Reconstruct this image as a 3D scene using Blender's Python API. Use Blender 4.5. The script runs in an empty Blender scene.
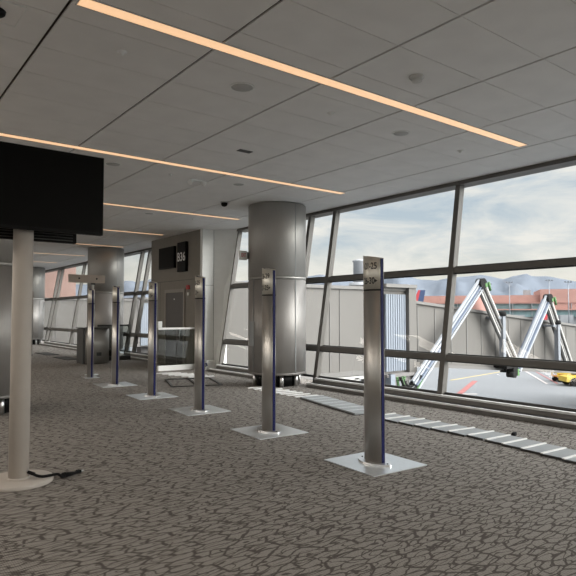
import bpy, bmesh, math, random
from mathutils import Vector, Matrix
random.seed(7)
PI = math.pi
scene = bpy.context.scene
COL = scene.collection

# ------------------------------------------------------------------ materials
def mat(name, color, rough=0.6, metal=0.0, noise=0.06, nscale=8.0, bump=0.0, bscale=60.0,
        emit=None, estr=1.0, stretch=(1, 1, 1), spec=0.5):
    m = bpy.data.materials.new(name); m.use_nodes = True
    nt = m.node_tree; b = nt.nodes['Principled BSDF']
    b.inputs['Roughness'].default_value = rough
    b.inputs['Metallic'].default_value = metal
    b.inputs['Specular IOR Level'].default_value = spec
    tc = nt.nodes.new('ShaderNodeTexCoord'); mp = nt.nodes.new('ShaderNodeMapping')
    mp.inputs['Scale'].default_value = stretch
    nt.links.new(tc.outputs['Object'], mp.inputs['Vector'])
    n = nt.nodes.new('ShaderNodeTexNoise'); n.inputs['Scale'].default_value = nscale
    n.inputs['Detail'].default_value = 4
    nt.links.new(mp.outputs['Vector'], n.inputs['Vector'])
    r = nt.nodes.new('ShaderNodeValToRGB')
    r.color_ramp.elements[0].position = 0.3; r.color_ramp.elements[1].position = 0.7
    r.color_ramp.elements[0].color = tuple(max(0, c * (1 - noise)) for c in color) + (1,)
    r.color_ramp.elements[1].color = tuple(min(1, c * (1 + noise)) for c in color) + (1,)
    nt.links.new(n.outputs['Fac'], r.inputs['Fac'])
    nt.links.new(r.outputs['Color'], b.inputs['Base Color'])
    if bump:
        n2 = nt.nodes.new('ShaderNodeTexNoise'); n2.inputs['Scale'].default_value = bscale
        nt.links.new(mp.outputs['Vector'], n2.inputs['Vector'])
        bp = nt.nodes.new('ShaderNodeBump'); bp.inputs['Strength'].default_value = bump
        bp.inputs['Distance'].default_value = 0.01
        nt.links.new(n2.outputs['Fac'], bp.inputs['Height'])
        nt.links.new(bp.outputs['Normal'], b.inputs['Normal'])
    if emit:
        b.inputs['Emission Color'].default_value = tuple(emit) + (1,)
        b.inputs['Emission Strength'].default_value = estr
    return m

M = {}
M['ceil'] = mat('ceiling_panel', (0.85, 0.845, 0.83), 0.8, noise=0.03, nscale=3)
M['ceil_gap'] = mat('ceiling_void', (0.15, 0.135, 0.12), 0.9)
M['white'] = mat('white_paint', (0.86, 0.87, 0.85), 0.6, noise=0.02)
M['offwhite'] = mat('offwhite_plastic', (0.62, 0.62, 0.60), 0.5, noise=0.03)
M['graywall'] = mat('grey_brown_panel', (0.215, 0.195, 0.165), 0.5, noise=0.04)
M['mullion'] = mat('anodised_frame', (0.135, 0.127, 0.115), 0.5, metal=0.1, noise=0.05)
M['mull_dark'] = mat('dark_gasket', (0.05, 0.05, 0.05), 0.5)
M['steel'] = mat('brushed_steel', (0.58, 0.565, 0.54), 0.36, metal=1.0, noise=0.07, nscale=14, stretch=(40, 40, 1), bump=0.05, bscale=20)
M['steel_col'] = mat('column_cladding_steel', (0.40, 0.39, 0.37), 0.52, metal=0.7, noise=0.04, nscale=6, stretch=(20, 20, 1))
M['steel_low'] = mat('column_lower_cladding', (0.35, 0.335, 0.32), 0.5, metal=0.55, noise=0.04, nscale=6, stretch=(20, 20, 1))
M['plate'] = mat('satin_plate_steel', (0.74, 0.77, 0.79), 0.30, metal=0.6, noise=0.04, nscale=20, bump=0.03, bscale=8)
M['chrome'] = mat('polished_steel', (0.80, 0.80, 0.80), 0.3, metal=1.0, noise=0.02)
M['steel_head'] = mat('sign_steel_with_glare', (0.82, 0.80, 0.73), 0.45, metal=0.9, noise=0.08, nscale=9, stretch=(30, 30, 2))  # glare on the sign heads put into a lighter copy of the steel
M['blue'] = mat('blue_acrylic', (0.012, 0.014, 0.085), 0.5, noise=0.05, spec=0.15)
M['black'] = mat('black_plastic', (0.006, 0.006, 0.006), 0.5, noise=0.1, spec=0.12)
M['screen'] = mat('black_screen', (0.004, 0.004, 0.0038), 0.4, noise=0.1, spec=0.06)
M['pole'] = mat('taupe_powdercoat', (0.50, 0.455, 0.41), 0.6, noise=0.03, bump=0.05, bscale=200)
M['tan'] = mat('tan_board', (0.36, 0.30, 0.25), 0.6, noise=0.06)
M['ink'] = mat('black_lettering', (0.012, 0.012, 0.012), 0.5)
M['wink'] = mat('white_lettering', (0.75, 0.75, 0.75), 0.5)
M['red'] = mat('red_paint', (0.5, 0.03, 0.03), 0.5)
M['alu'] = mat('aluminium_panel', (0.34, 0.36, 0.37), 0.65, metal=0.15, noise=0.05, nscale=5)
M['alu_edge'] = mat('bright_aluminium_edge', (0.80, 0.80, 0.79), 0.65, metal=0.0, noise=0.02)
M['darkmetal'] = mat('dark_metal', (0.06, 0.06, 0.058), 0.5, metal=0.4)
M['sill'] = mat('sill_metal', (0.20, 0.19, 0.18), 0.55, metal=0.2, noise=0.06)
M['door'] = mat('dark_door', (0.085, 0.078, 0.072), 0.45, noise=0.05)
M['light'] = mat('warm_led_diffuser', (0.8, 0.7, 0.55), 0.5, emit=(1.0, 0.60, 0.33), estr=0.86)
M['door_trim'] = mat('door_trim_taupe', (0.30, 0.275, 0.24), 0.5, noise=0.04)
M['brick_far'] = mat('darkened_rose_brick', (0.235, 0.15, 0.125), 0.85, noise=0.12, nscale=0.5)  # even rose brick, darkened to offset the sun striking this wing
M['speaker_cloth'] = mat('speaker_cloth_grey', (0.50, 0.50, 0.49), 0.8)
M['pvc'] = mat('mat_rubber', (0.035, 0.034, 0.032), 0.8)
# outside
M['apron'] = mat('apron_concrete', (0.145, 0.153, 0.163), 0.75, noise=0.09, nscale=0.12)
M['bridge'] = mat('bridge_cladding', (0.115, 0.108, 0.099), 0.6, noise=0.03, nscale=0.6)
M['bridge_l'] = mat('bridge_trim_light', (0.138, 0.132, 0.125), 0.55, noise=0.03)
M['bridge_d'] = mat('bridge_underframe', (0.16, 0.15, 0.145), 0.6)
M['shutter'] = mat('blue_grey_shutter', (0.19, 0.215, 0.25), 0.5, metal=0.0, noise=0.05)
M['armw'] = mat('white_arm', (0.34, 0.36, 0.39), 0.5, noise=0.03)
M['armg'] = mat('grey_arm', (0.40, 0.39, 0.375), 0.5, noise=0.04)
M['armb'] = mat('arm_web_blue', (0.15, 0.18, 0.24), 0.5, noise=0.04)
M['green'] = mat('green_hose', (0.07, 0.17, 0.055), 0.6)
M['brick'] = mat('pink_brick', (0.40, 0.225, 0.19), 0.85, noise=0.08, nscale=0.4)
M['brick_d'] = mat('darker_pink_brick', (0.30, 0.165, 0.14), 0.85, noise=0.08, nscale=0.4)
M['tglass'] = mat('terminal_glazing', (0.16, 0.24, 0.25), 0.15, noise=0.3, nscale=0.4)
M['white_o'] = mat('white_outdoor_metal', (0.28, 0.29, 0.305), 0.5, noise=0.04)
M['navy'] = mat('navy_tail', (0.025, 0.045, 0.11), 0.4)
M['redtail'] = mat('red_tail', (0.36, 0.03, 0.04), 0.4)
M['yellow'] = mat('yellow_vehicle', (0.55, 0.38, 0.03), 0.5)
M['orange'] = mat('orange_cart', (0.55, 0.22, 0.035), 0.5)
M['paint_w'] = mat('white_line', (0.36, 0.33, 0.32), 0.7)
M['paint_r'] = mat('red_line', (0.26, 0.085, 0.08), 0.7)
M['paint_y'] = mat('yellow_line', (0.33, 0.27, 0.13), 0.7)
M['rubber'] = mat('rubber', (0.010, 0.010, 0.010), 0.8, spec=0.2)
M['polegrey'] = mat('galvanised_pole', (0.22, 0.235, 0.26), 0.5, metal=0.4)

def m_glass(name, tint, refl=1.0, dark=0.0):
    m = bpy.data.materials.new(name); m.use_nodes = True
    nt = m.node_tree; nt.nodes.clear()
    out = nt.nodes.new('ShaderNodeOutputMaterial'); mix = nt.nodes.new('ShaderNodeMixShader')
    tr = nt.nodes.new('ShaderNodeBsdfTransparent'); tr.inputs['Color'].default_value = tint + (1,)
    gl = nt.nodes.new('ShaderNodeBsdfGlossy'); gl.inputs['Roughness'].default_value = 0.01
    gl.inputs['Color'].default_value = (refl, refl, refl, 1)
    lw = nt.nodes.new('ShaderNodeLayerWeight'); lw.inputs['Blend'].default_value = 0.5
    pw = nt.nodes.new('ShaderNodeMath'); pw.operation = 'POWER'; pw.inputs[1].default_value = 5.0
    fr = nt.nodes.new('ShaderNodeMath'); fr.operation = 'MULTIPLY_ADD'; fr.inputs[1].default_value = 0.85; fr.inputs[2].default_value = 0.035
    nt.links.new(lw.outputs['Facing'], pw.inputs[0]); nt.links.new(pw.outputs[0], fr.inputs[0])
    nt.links.new(fr.outputs[0], mix.inputs[0]); nt.links.new(tr.outputs[0], mix.inputs[1])
    nt.links.new(gl.outputs[0], mix.inputs[2]); nt.links.new(mix.outputs[0], out.inputs[0])
    return m
M['glass'] = m_glass('window_glass', (0.985, 0.99, 0.988), 0.35)
M['rail_glass'] = m_glass('barrier_glass', (0.72, 0.75, 0.74), 0.9)

def m_carpet():
    m = bpy.data.materials.new('patterned_carpet'); m.use_nodes = True
    nt = m.node_tree; b = nt.nodes['Principled BSDF']; b.inputs['Roughness'].default_value = 0.95
    b.inputs['Specular IOR Level'].default_value = 0.1
    N = nt.nodes.new; L = nt.links.new
    tc = N('ShaderNodeTexCoord')
    wn = N('ShaderNodeTexNoise'); wn.inputs['Scale'].default_value = 8.0; wn.inputs['Detail'].default_value = 2
    L(tc.outputs['Object'], wn.inputs['Vector'])
    sub = N('ShaderNodeVectorMath'); sub.operation = 'SUBTRACT'; sub.inputs[1].default_value = (0.5, 0.5, 0.5)
    L(wn.outputs['Color'], sub.inputs[0])
    sc = N('ShaderNodeVectorMath'); sc.operation = 'MULTIPLY'; sc.inputs[1].default_value = (0.085, 0.05, 0)
    L(sub.outputs[0], sc.inputs[0])
    add = N('ShaderNodeVectorMath'); add.operation = 'ADD'
    L(tc.outputs['Object'], add.inputs[0]); L(sc.outputs[0], add.inputs[1])
    mp = N('ShaderNodeMapping'); mp.inputs['Scale'].default_value = (5.0, 16.0, 1)
    mp.inputs['Rotation'].default_value = (0, 0, math.radians(-14))
    L(add.outputs[0], mp.inputs['Vector'])
    v = N('ShaderNodeTexVoronoi'); v.feature = 'DISTANCE_TO_EDGE'; v.voronoi_dimensions = '2D'
    v.inputs['Scale'].default_value = 1.0
    v.inputs['Randomness'].default_value = 0.85
    L(mp.outputs[0], v.inputs['Vector'])
    wr = N('ShaderNodeTexNoise'); wr.inputs['Scale'].default_value = 12; L(tc.outputs['Object'], wr.inputs['Vector'])
    dv = N('ShaderNodeMath'); dv.operation = 'MULTIPLY_ADD'; dv.inputs[1].default_value = -0.09; 
    L(wr.outputs['Fac'], dv.inputs[0])
    # flowing contour lines that weave through the cell edges
    m3 = N('ShaderNodeMapping'); m3.inputs['Scale'].default_value = (2.6, 8.5, 1); m3.inputs['Rotation'].default_value = (0, 0, math.radians(-17))
    L(tc.outputs['Object'], m3.inputs['Vector'])
    n3 = N('ShaderNodeTexNoise'); n3.inputs['Scale'].default_value = 1.0; n3.inputs['Detail'].default_value = 1.5; n3.noise_dimensions = '2D'
    L(m3.outputs[0], n3.inputs['Vector'])
    k3 = N('ShaderNodeMath'); k3.operation = 'MULTIPLY'; k3.inputs[1].default_value = 6.0; L(n3.outputs['Fac'], k3.inputs[0])
    pp = N('ShaderNodeMath'); pp.operation = 'PINGPONG'; pp.inputs[1].default_value = 0.5; L(k3.outputs[0], pp.inputs[0])
    mn_ = N('ShaderNodeMath'); mn_.operation = 'MINIMUM'
    L(v.outputs['Distance'], mn_.inputs[0]); L(pp.outputs[0], mn_.inputs[1]); L(mn_.outputs[0], dv.inputs[2])
    r = N('ShaderNodeValToRGB'); e = r.color_ramp.elements
    e[0].position = 0.0; e[0].color = (0.115, 0.103, 0.094, 1)
    e[1].position = 0.06; e[1].color = (0.32, 0.30, 0.275, 1)
    L(dv.outputs[0], r.inputs['Fac'])
    # woven dots
    ck = N('ShaderNodeTexVoronoi'); ck.voronoi_dimensions = '2D'; ck.inputs['Scale'].default_value = 75; ck.inputs['Randomness'].default_value = 0.25
    L(tc.outputs['Object'], ck.inputs['Vector'])
    r2 = N('ShaderNodeValToRGB'); r2.color_ramp.elements[0].position = 0.35; r2.color_ramp.elements[0].color = (1.1, 1.1, 1.1, 1)
    r2.color_ramp.elements[1].position = 0.6; r2.color_ramp.elements[1].color = (0.62, 0.61, 0.60, 1)
    L(ck.outputs['Distance'], r2.inputs['Fac'])
    mul = N('ShaderNodeMix'); mul.data_type = 'RGBA'; mul.blend_type = 'MULTIPLY'; mul.inputs[0].default_value = 1.0
    L(r.outputs['Color'], mul.inputs[6]); L(r2.outputs['Color'], mul.inputs[7])
    L(mul.outputs[2], b.inputs['Base Color'])
    bp = N('ShaderNodeBump'); bp.inputs['Strength'].default_value = 0.3; bp.inputs['Distance'].default_value = 0.006
    L(dv.outputs[0], bp.inputs['Height']); L(bp.outputs[0], b.inputs['Normal'])
    return m
M['carpet'] = m_carpet()

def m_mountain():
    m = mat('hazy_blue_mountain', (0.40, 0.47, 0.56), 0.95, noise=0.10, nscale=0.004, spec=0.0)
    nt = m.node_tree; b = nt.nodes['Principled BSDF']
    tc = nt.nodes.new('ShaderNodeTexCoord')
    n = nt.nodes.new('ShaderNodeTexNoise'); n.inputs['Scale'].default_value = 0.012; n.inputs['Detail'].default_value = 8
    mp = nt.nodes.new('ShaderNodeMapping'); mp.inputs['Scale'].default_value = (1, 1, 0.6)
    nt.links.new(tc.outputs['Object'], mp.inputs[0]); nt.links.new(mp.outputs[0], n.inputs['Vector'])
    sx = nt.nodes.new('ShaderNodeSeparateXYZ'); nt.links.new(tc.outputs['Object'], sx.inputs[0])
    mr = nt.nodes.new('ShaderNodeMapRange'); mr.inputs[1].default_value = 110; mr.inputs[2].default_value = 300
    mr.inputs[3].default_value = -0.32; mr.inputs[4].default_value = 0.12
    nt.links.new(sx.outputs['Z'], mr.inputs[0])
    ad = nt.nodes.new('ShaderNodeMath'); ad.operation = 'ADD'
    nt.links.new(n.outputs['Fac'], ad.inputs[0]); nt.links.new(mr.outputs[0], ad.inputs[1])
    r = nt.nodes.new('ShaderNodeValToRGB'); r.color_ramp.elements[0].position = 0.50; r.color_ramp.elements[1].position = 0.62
    r.color_ramp.elements[0].color = (0.128, 0.145, 0.172, 1); r.color_ramp.elements[1].color = (0.17, 0.19, 0.22, 1)  # distance haze put into rock and snow colours as greyish blue
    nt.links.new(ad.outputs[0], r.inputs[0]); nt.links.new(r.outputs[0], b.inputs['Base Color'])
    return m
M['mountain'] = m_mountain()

# ------------------------------------------------------------------ mesh builder
class MB:
    def __init__(s): s.bm = bmesh.new(); s.smooth = False
    def box(s, x0, x1, y0, y1, z0, z1):
        v = [s.bm.verts.new(p) for p in ((x0,y0,z0),(x1,y0,z0),(x1,y1,z0),(x0,y1,z0),(x0,y0,z1),(x1,y0,z1),(x1,y1,z1),(x0,y1,z1))]
        for f in ((3,2,1,0),(4,5,6,7),(0,1,5,4),(1,2,6,5),(2,3,7,6),(3,0,4,7)): s.bm.faces.new([v[i] for i in f])
        return s
    def obox(s, c, ax, ay, hx, hy, z0, z1):       # box on two ground axes
        c, ax, ay = Vector(c), Vector(ax).normalized(), Vector(ay).normalized()
        pts = [c+ax*i*hx+ay*j*hy+Vector((0,0,z)) for z in (z0, z1) for i, j in ((-1,-1),(1,-1),(1,1),(-1,1))]
        return s.hexa(pts)
    def hexa(s, pts):
        v = [s.bm.verts.new(p) for p in pts]
        for f in ((3,2,1,0),(4,5,6,7),(0,1,5,4),(1,2,6,5),(2,3,7,6),(3,0,4,7)): s.bm.faces.new([v[i] for i in f])
        return s
    def beam(s, p0, p1, w, h, upv=(0,0,1)):
        p0, p1 = Vector(p0), Vector(p1); d = (p1-p0).normalized(); a = d.cross(Vector(upv))
        if a.length < 1e-4: a = Vector((1,0,0))
        a.normalize(); b = a.cross(d).normalized()
        pts = [p+a*i*w/2+b*j*h/2 for p in (p0, p1) for i, j in ((-1,-1),(1,-1),(1,1),(-1,1))]
        return s.hexa(pts)
    def tube(s, p0, p1, r, n=16, r1=None):
        p0, p1 = Vector(p0), Vector(p1); d = (p1-p0).normalized()
        a = d.orthogonal().normalized(); b = d.cross(a)
        r1 = r if r1 is None else r1
        A = [s.bm.verts.new(p0+(a*math.cos(2*PI*i/n)+b*math.sin(2*PI*i/n))*r) for i in range(n)]
        B = [s.bm.verts.new(p1+(a*math.cos(2*PI*i/n)+b*math.sin(2*PI*i/n))*r1) for i in range(n)]
        for i in range(n):
            f = s.bm.faces.new((A[i],A[(i+1)%n],B[(i+1)%n],B[i])); f.smooth = True
        s.bm.faces.new(A[::-1]); s.bm.faces.new(B)
        return s
    def lathe(s, prof, c=(0,0,0), n=48, a0=0, a1=2*PI):
        full = abs(a1-a0-2*PI) < 1e-6; k = n if full else n+1
        rings = []
        for r, z in prof:
            rings.append([s.bm.verts.new((c[0]+r*math.cos(a0+(a1-a0)*i/n), c[1]+r*math.sin(a0+(a1-a0)*i/n), c[2]+z)) for i in range(k)])
        for q in range(len(prof)-1):
            for i in range(n):
                j = (i+1) % k
                f = s.bm.faces.new((rings[q][i], rings[q][j], rings[q+1][j], rings[q+1][i])); f.smooth = True
        if full:
            s.bm.faces.new(rings[0][::-1]); s.bm.faces.new(rings[-1])
        return s
    def prism(s, poly, y0, y1, axis='y'):          # poly in (x,z), extruded in y
        A = [s.bm.verts.new((x, y0, z)) for x, z in poly]; B = [s.bm.verts.new((x, y1, z)) for x, z in poly]
        n = len(poly)
        for i in range(n): s.bm.faces.new((A[i], A[(i+1)%n], B[(i+1)%n], B[i]))
        s.bm.faces.new(A[::-1]); s.bm.faces.new(B)
        return s
    def extr(s, poly, z0, z1f):                    # poly in (x,y), z1f = top height or function
        f1 = z1f if callable(z1f) else (lambda x, y: z1f)
        f0 = z0 if callable(z0) else (lambda x, y: z0)
        A = [s.bm.verts.new((x, y, f0(x, y))) for x, y in poly]; B = [s.bm.verts.new((x, y, f1(x, y))) for x, y in poly]
        n = len(poly)
        for i in range(n): s.bm.faces.new((A[i], A[(i+1)%n], B[(i+1)%n], B[i]))
        s.bm.faces.new(A[::-1]); s.bm.faces.new(B)
        return s
    def path(s, pts, r, n=8):
        for a, b in zip(pts, pts[1:]): s.tube(a, b, r, n)
        return s
    def build(s, name, m, parent=None, off=None, bevel=0):
        bmesh.ops.recalc_face_normals(s.bm, faces=s.bm.faces)
        if off is not None: bmesh.ops.translate(s.bm, verts=s.bm.verts, vec=-Vector(off))
        me = bpy.data.meshes.new(name); s.bm.to_mesh(me); s.bm.free()
        if isinstance(m, str): m = M[m]
        me.materials.append(m)
        o = bpy.data.objects.new(name, me); COL.objects.link(o)
        if off is not None and parent is None: o.location = off
        if parent: o.parent = parent
        if bevel:
            b = o.modifiers.new('bevel', 'BEVEL'); b.width = bevel; b.segments = 2; b.limit_method = 'ANGLE'
        return o

def tag(o, label=None, cat=None, group=None, kind=None):
    if label: o['label'] = label
    if cat: o['category'] = cat
    if group: o['group'] = group
    if kind: o['kind'] = kind
    return o
def empty(name, loc, label, cat, group=None, rz=0):
    o = bpy.data.objects.new(name, None); COL.objects.link(o)
    o.location = loc; o.rotation_euler = (0, 0, rz); o.empty_display_size = 0.1
    return tag(o, label, cat, group)
def struct(o): o['kind'] = 'structure'; return o
def copy_tree(o, parent=None):
    c = o.copy(); COL.objects.link(c)
    if parent: c.parent = parent
    for ch in list(o.children): copy_tree(ch, c)
    return c
def text_mesh(txt, size, fn, m, name, parent, depth=0.0):
    cu = bpy.data.curves.new(name, 'FONT'); cu.body = txt; cu.size = size; cu.align_x = 'CENTER'; cu.align_y = 'CENTER'
    cu.resolution_u = 4; cu.extrude = depth; cu.offset = 0.02*size
    t = bpy.data.objects.new(name, cu); COL.objects.link(t)
    dg = bpy.context.evaluated_depsgraph_get()
    me = bpy.data.meshes.new_from_object(t.evaluated_get(dg))
    bpy.data.objects.remove(t); bpy.data.curves.remove(cu)
    bm = bmesh.new(); bm.from_mesh(me)
    bmesh.ops.subdivide_edges(bm, edges=[e for e in bm.edges if e.calc_length() > size*0.15], cuts=2)
    for v in bm.verts: v.co = fn(v.co.x, v.co.y, v.co.z)
    bm.to_mesh(me); bm.free(); me.materials.clear(); me.materials.append(M[m]); me.name = name
    o = bpy.data.objects.new(name, me); COL.objects.link(o); o.parent = parent
    return o

# ------------------------------------------------------------------ setting
CZ = 3.95                                            # ceiling height
XL, YB, YF = -14.0, -12.0, 48.0
def GX(z): return 8.1 + 0.163*z                      # canted window plane
struct(MB().box(XL, 8.75, YB, YF, -0.25, 0).build('floor', 'carpet'))

# ceiling: metal panels with open joints, long dark reveals running with the windows
xs = [1.31 + 1.28*k for k in range(-12, 6)] + [8.86]
PY, Y0 = 0.655, 2.75 - 0.655*23
mb = MB()
for i in range(len(xs)-1):
    for j in range(96):
        y0 = Y0 + PY*j
        if y0 < YB-0.5 or y0 > YF: continue
        a = max(xs[i], XL)+0.014
        if a > xs[i+1]-0.1: continue
        mb.box(a, xs[i+1]-0.014, y0+0.0035, y0+PY-0.0035, CZ, CZ+0.018)
cl = struct(mb.build('ceiling', 'ceil'))
MB().box(XL-0.3, 9.3, YB-0.3, YF+0.3, CZ+0.06, CZ+0.30).build('ceiling_void_deck', 'ceil_gap', cl)

# end walls
struct(MB().box(XL, 8.2, YB-0.2, YB, -0.2, CZ).build('wall_back', 'white'))
struct(MB().box(XL, 8.2, YF, YF+0.2, -0.2, CZ).build('wall_far', 'white'))

# canted window wall ------------------------------------------------
right_runs = [[-12, -9.9, -6.6, -3.4, -0.2, 3.05, 6.31, 9.62, 10.5, 13.68],
              [17.70, 19.65, 20.35, 23.6, 26.9, 30.3, 30.9, 34.2, 37.5, 40.8, 44.1, 48]]
left_runs = [[-12, -8.5, -5.2, -1.9, 1.4, 4.7, 8, 11.3, 14.6, 17.9, 21.2, 24.5, 27.8, 31.1, 34.4, 37.7, 41, 44.3, 48]]
ZT = 3.90
def slab(mb, side, z0, z1, d0, d1, y0, y1):          # piece lying in the canted plane
    f = (lambda x: x) if side > 0 else (lambda x: XL-(x-8.1)+0.0)
    mb.prism([(f(GX(z0)+d0), z0), (f(GX(z0)+d1), z0), (f(GX(z1)+d1), z1), (f(GX(z1)+d0), z1)], y0, y1)
wn = 0
for side, runs in ((1, right_runs), (-1, left_runs)):
    for run in runs:
        for k in range(len(run)-1):
            wn += 1
            a, b = run[k], run[k+1]
            m1 = MB(); 
            hw = 0.052
            slab(m1, side, 0.04, ZT+0.04, 0.0, 0.125, a-(0 if k == 0 else hw), a+hw)
            if k == len(run)-2: slab(m1, side, 0.04, ZT+0.04, 0.0, 0.125, b-hw, b)
            w = struct(m1.build('window_%d' % wn, 'mullion'))
            ya, yb = a+hw, b-hw
            if yb - ya < 0.05: continue
            t = MB()
            slab(t, side, 2.275, 2.375, 0.015, 0.11, ya, yb)
            slab(t, side, 0.75, 0.85, 0.015, 0.11, ya, yb)
            t.build('transom', 'mullion', w)
            t = MB()
            for e0, e1 in ((0.16, 0.21),(0.725, 0.75),(0.85, 0.87),(2.25, 2.275),(2.375, 2.395)):
                slab(t, side, e0, e1, 0.075, 0.105, ya, yb)
            t.build('gasket', 'mull_dark', w)
            for z0, z1 in ((0.16, 0.75), (0.85, 2.275), (2.375, ZT)):
                p = MB(); slab(p, side, z0, z1, 0.086, 0.092, ya, yb); p.build('window_pane', 'glass', w)
def trimwall(side, n):
    for y0, y1 in (((-12, 13.75), (17.7, 48)) if side > 0 else ((-12, 48),)):
        h = MB(); slab(h, side, ZT-0.02, CZ+0.05, -0.02, 0.30, y0, y1)
        struct(h.build('trim_%d' % n, 'mullion')); n += 1
    return n
tn = trimwall(1, 1); tn = trimwall(-1, tn)
# low plinth under the glass: dark riser with a bright metal nosing, broken at the columns
def plinth(y0, y1, n, side=1):
    f = (lambda x: x) if side > 0 else (lambda x: XL-(x-8.1))
    o = struct(MB().prism([(f(7.86), 0), (f(8.40), 0), (f(8.40), 0.17), (f(8.10), 0.17), (f(8.07), 0.075), (f(7.86), 0.075)], y0, y1).build('trim_%d' % n, 'sill'))
    MB().prism([(f(7.835), 0.058), (f(7.875), 0.058), (f(7.875), 0.088), (f(7.835), 0.088)], y0, y1).build('metal_nosing', 'alu_edge', o)
    MB().prism([(f(7.95), 0.075), (f(8.05), 0.075), (f(8.05), 0.081), (f(7.95), 0.081)], y0, y1).build('air_slot', 'mull_dark', o)
    MB().prism([(f(8.06), 0.145), (f(8.115), 0.145), (f(8.115), 0.178), (f(8.06), 0.178)], y0, y1).build('window_nosing', 'alu_edge', o)
for y0, y1 in ((-12, 9.55), (11.0, 13.72), (17.7, 20.2), (21.6, 30.8), (32.2, 48)):
    plinth(y0, y1, tn); tn += 1
plinth(-12, 48, tn, -1); tn += 1

# gate vestibule block projecting into the hall ----------------------
BX = 7.94
wg = struct(MB().box(BX, 8.75, 14.43, 17.68, 0, CZ+0.03).build('wall_gate_front', 'graywall'))
struct(MB().box(8.76, 9.90, 14.30, 17.68, -0.7, 2.5).build('wall_gate_outer', 'bridge'))
wb = MB().box(BX+0.012, 8.75, 14.28, 14.428, 0, CZ+0.02)
wb.hexa([(8.315, 14.28, 0), (8.105, 13.66, 0), (8.18, 13.66, 0), (8.5, 14.28, 0), (8.315, 14.28, CZ+0.02), (8.745, 13.66, CZ+0.02), (8.82, 13.66, CZ+0.02), (8.75, 14.28, CZ+0.02)])
wr = struct(wb.build('wall_gate_side', 'white'))
sm = MB(); sm.box(8.305, 8.313, 14.277, 14.283, 0.05, CZ-0.01); sm.box(BX+0.02, 8.305, 14.277, 14.283, 2.36, 2.368)
sm.build('panel_joint', 'darkmetal', wr)
MB().box(BX-0.008, BX+0.014, 14.272, 14.292, 0, CZ).build('corner_bead', 'offwhite', wr)
sm = MB(); sm.box(BX-0.004, BX+0.002, 14.45, 17.66, 2.55, 2.562); sm.box(BX-0.004, BX+0.002, 16.98, 16.99, 0, 2.55)
sm.build('panel_joint', 'darkmetal', wg)
d = struct(MB().box(BX-0.02, BX-0.004, 15.36, 16.52, 0.0, 2.20).build('door_1', 'door'))
f = MB(); f.box(BX-0.035, BX-0.002, 15.28, 15.36, 0, 2.30); f.box(BX-0.035, BX-0.002, 16.52, 16.60, 0, 2.30); f.box(BX-0.035, BX-0.002, 15.36, 16.52, 2.20, 2.30)
f.build('door_frame', 'door_trim', d)
f = MB(); f.box(BX-0.08, BX-0.02, 15.44, 15.49, 0.75, 1.15); f.build('door_handle', 'chrome', d)
MB().tube((BX-0.035, 15.95, 2.0), (BX-0.019, 15.95, 2.0), 0.02, 12).build('door_viewer', 'chrome', d)

# ------------------------------------------------------------------ ceiling fixtures
lights = [(4.385, 1.36, 7.60, 'wide linear ceiling light nearest the camera, across the top of the view'),
          (8.345, 1.36, 7.80, 'second linear ceiling light, ending above the notice column'),
          (12.27, 1.36, 7.86, 'third linear ceiling light, beside the security camera dome'),
          (16.10, 1.36, 7.60, 'fourth linear ceiling light, in front of the gate wall'),
          (19.90, 1.36, 7.86, 'fifth linear ceiling light, short glimpse under the hanging screen corner'),
          (23.9, 1.36, 7.8, 'sixth linear ceiling light, far back above the tan board'),
          (27.9, 1.36, 7.8, 'farthest visible linear ceiling light near the back column'),]
for y, x0, x1, lb in lights:
    e = empty('ceiling_light', ((x0+x1)/2, y, CZ), 'warm glowing ' + lb, 'ceiling light', 'linear lights set in the ceiling')
    hx = (x1-x0)/2
    f = MB()
    for s in (-1, 1): f.box(-hx, hx, s*0.072-0.006, s*0.072+0.006, -0.008, 0.0)
    for s in (-1, 1): f.box(s*(hx+0.006)-0.006, s*(hx+0.006)+0.006, -0.078, 0.078, -0.008, 0.0)
    f.build('frame', 'offwhite', e)
    MB().box(-hx, hx, -0.066, 0.066, -0.005, -0.001).build('diffuser', 'light', e)

def grille(x, y, r, lb):
    e = empty('ceiling_speaker', (x, y, CZ), lb, 'ceiling speaker', 'round speakers in the ceiling')
    MB().lathe([(r, 0), (r, -0.006), (r-0.012, -0.010), (r-0.02, -0.008), (r-0.02, 0)], n=32).build('rim', 'white', e)
    MB().lathe([(r-0.02, -0.001), (r-0.025, -0.006), (0.005, -0.009)], n=32).build('grille', 'speaker_cloth', e)
for x, y, r, lb in [(3.27, 5.05, .135, 'largest round grey ceiling speaker, just behind the nearest linear light'),
                 (5.79, 5.07, .12, 'round ceiling speaker between nearest light and the windows'),
                 (3.34, 8.94, .13, 'round ceiling speaker close to the top corner of the black screen'),
                 (5.72, 8.94, .12, 'round ceiling speaker right behind the end half of the second light'),
                 (5.7, 12.85, .12, 'small distant round ceiling speaker beyond the third linear light')]:
    grille(x, y, r, 'flush ' + lb)
def knob(x, y, r, lb):
    o = MB().lathe([(r, 0), (r*0.95, -0.006), (r*0.45, -0.012), (r*0.4, -0.03), (0.004, -0.034)], n=20).build('sprinkler', 'white', None)
    o.location = (x, y, CZ); tag(o, lb, 'sprinkler', 'small sprinkler caps on the ceiling')
for x, y, lb in [(1.95, 5.03, 'sprinkler cap over the screen, on the left ceiling panel before the second light'),
                 (4.54, 5.06, 'sprinkler cap between the two nearest ceiling speakers'),
                 (7.12, 5.10, 'sprinkler cap nearest the window header, past the end of the speaker row'),
                 (4.38, 9.0, 'small sprinkler cap immediately left of the twin emergency lamp'),
                 (6.9, 12.9, 'faint sprinkler cap just right of the camera dome, over the gate wall')]:
    knob(x, y, 0.045, 'pale ' + lb)
e = empty('smoke_detector', (4.53, 3.75, CZ), 'white smoke detector above the nearest linear light, toward the window', 'smoke detector')
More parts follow.
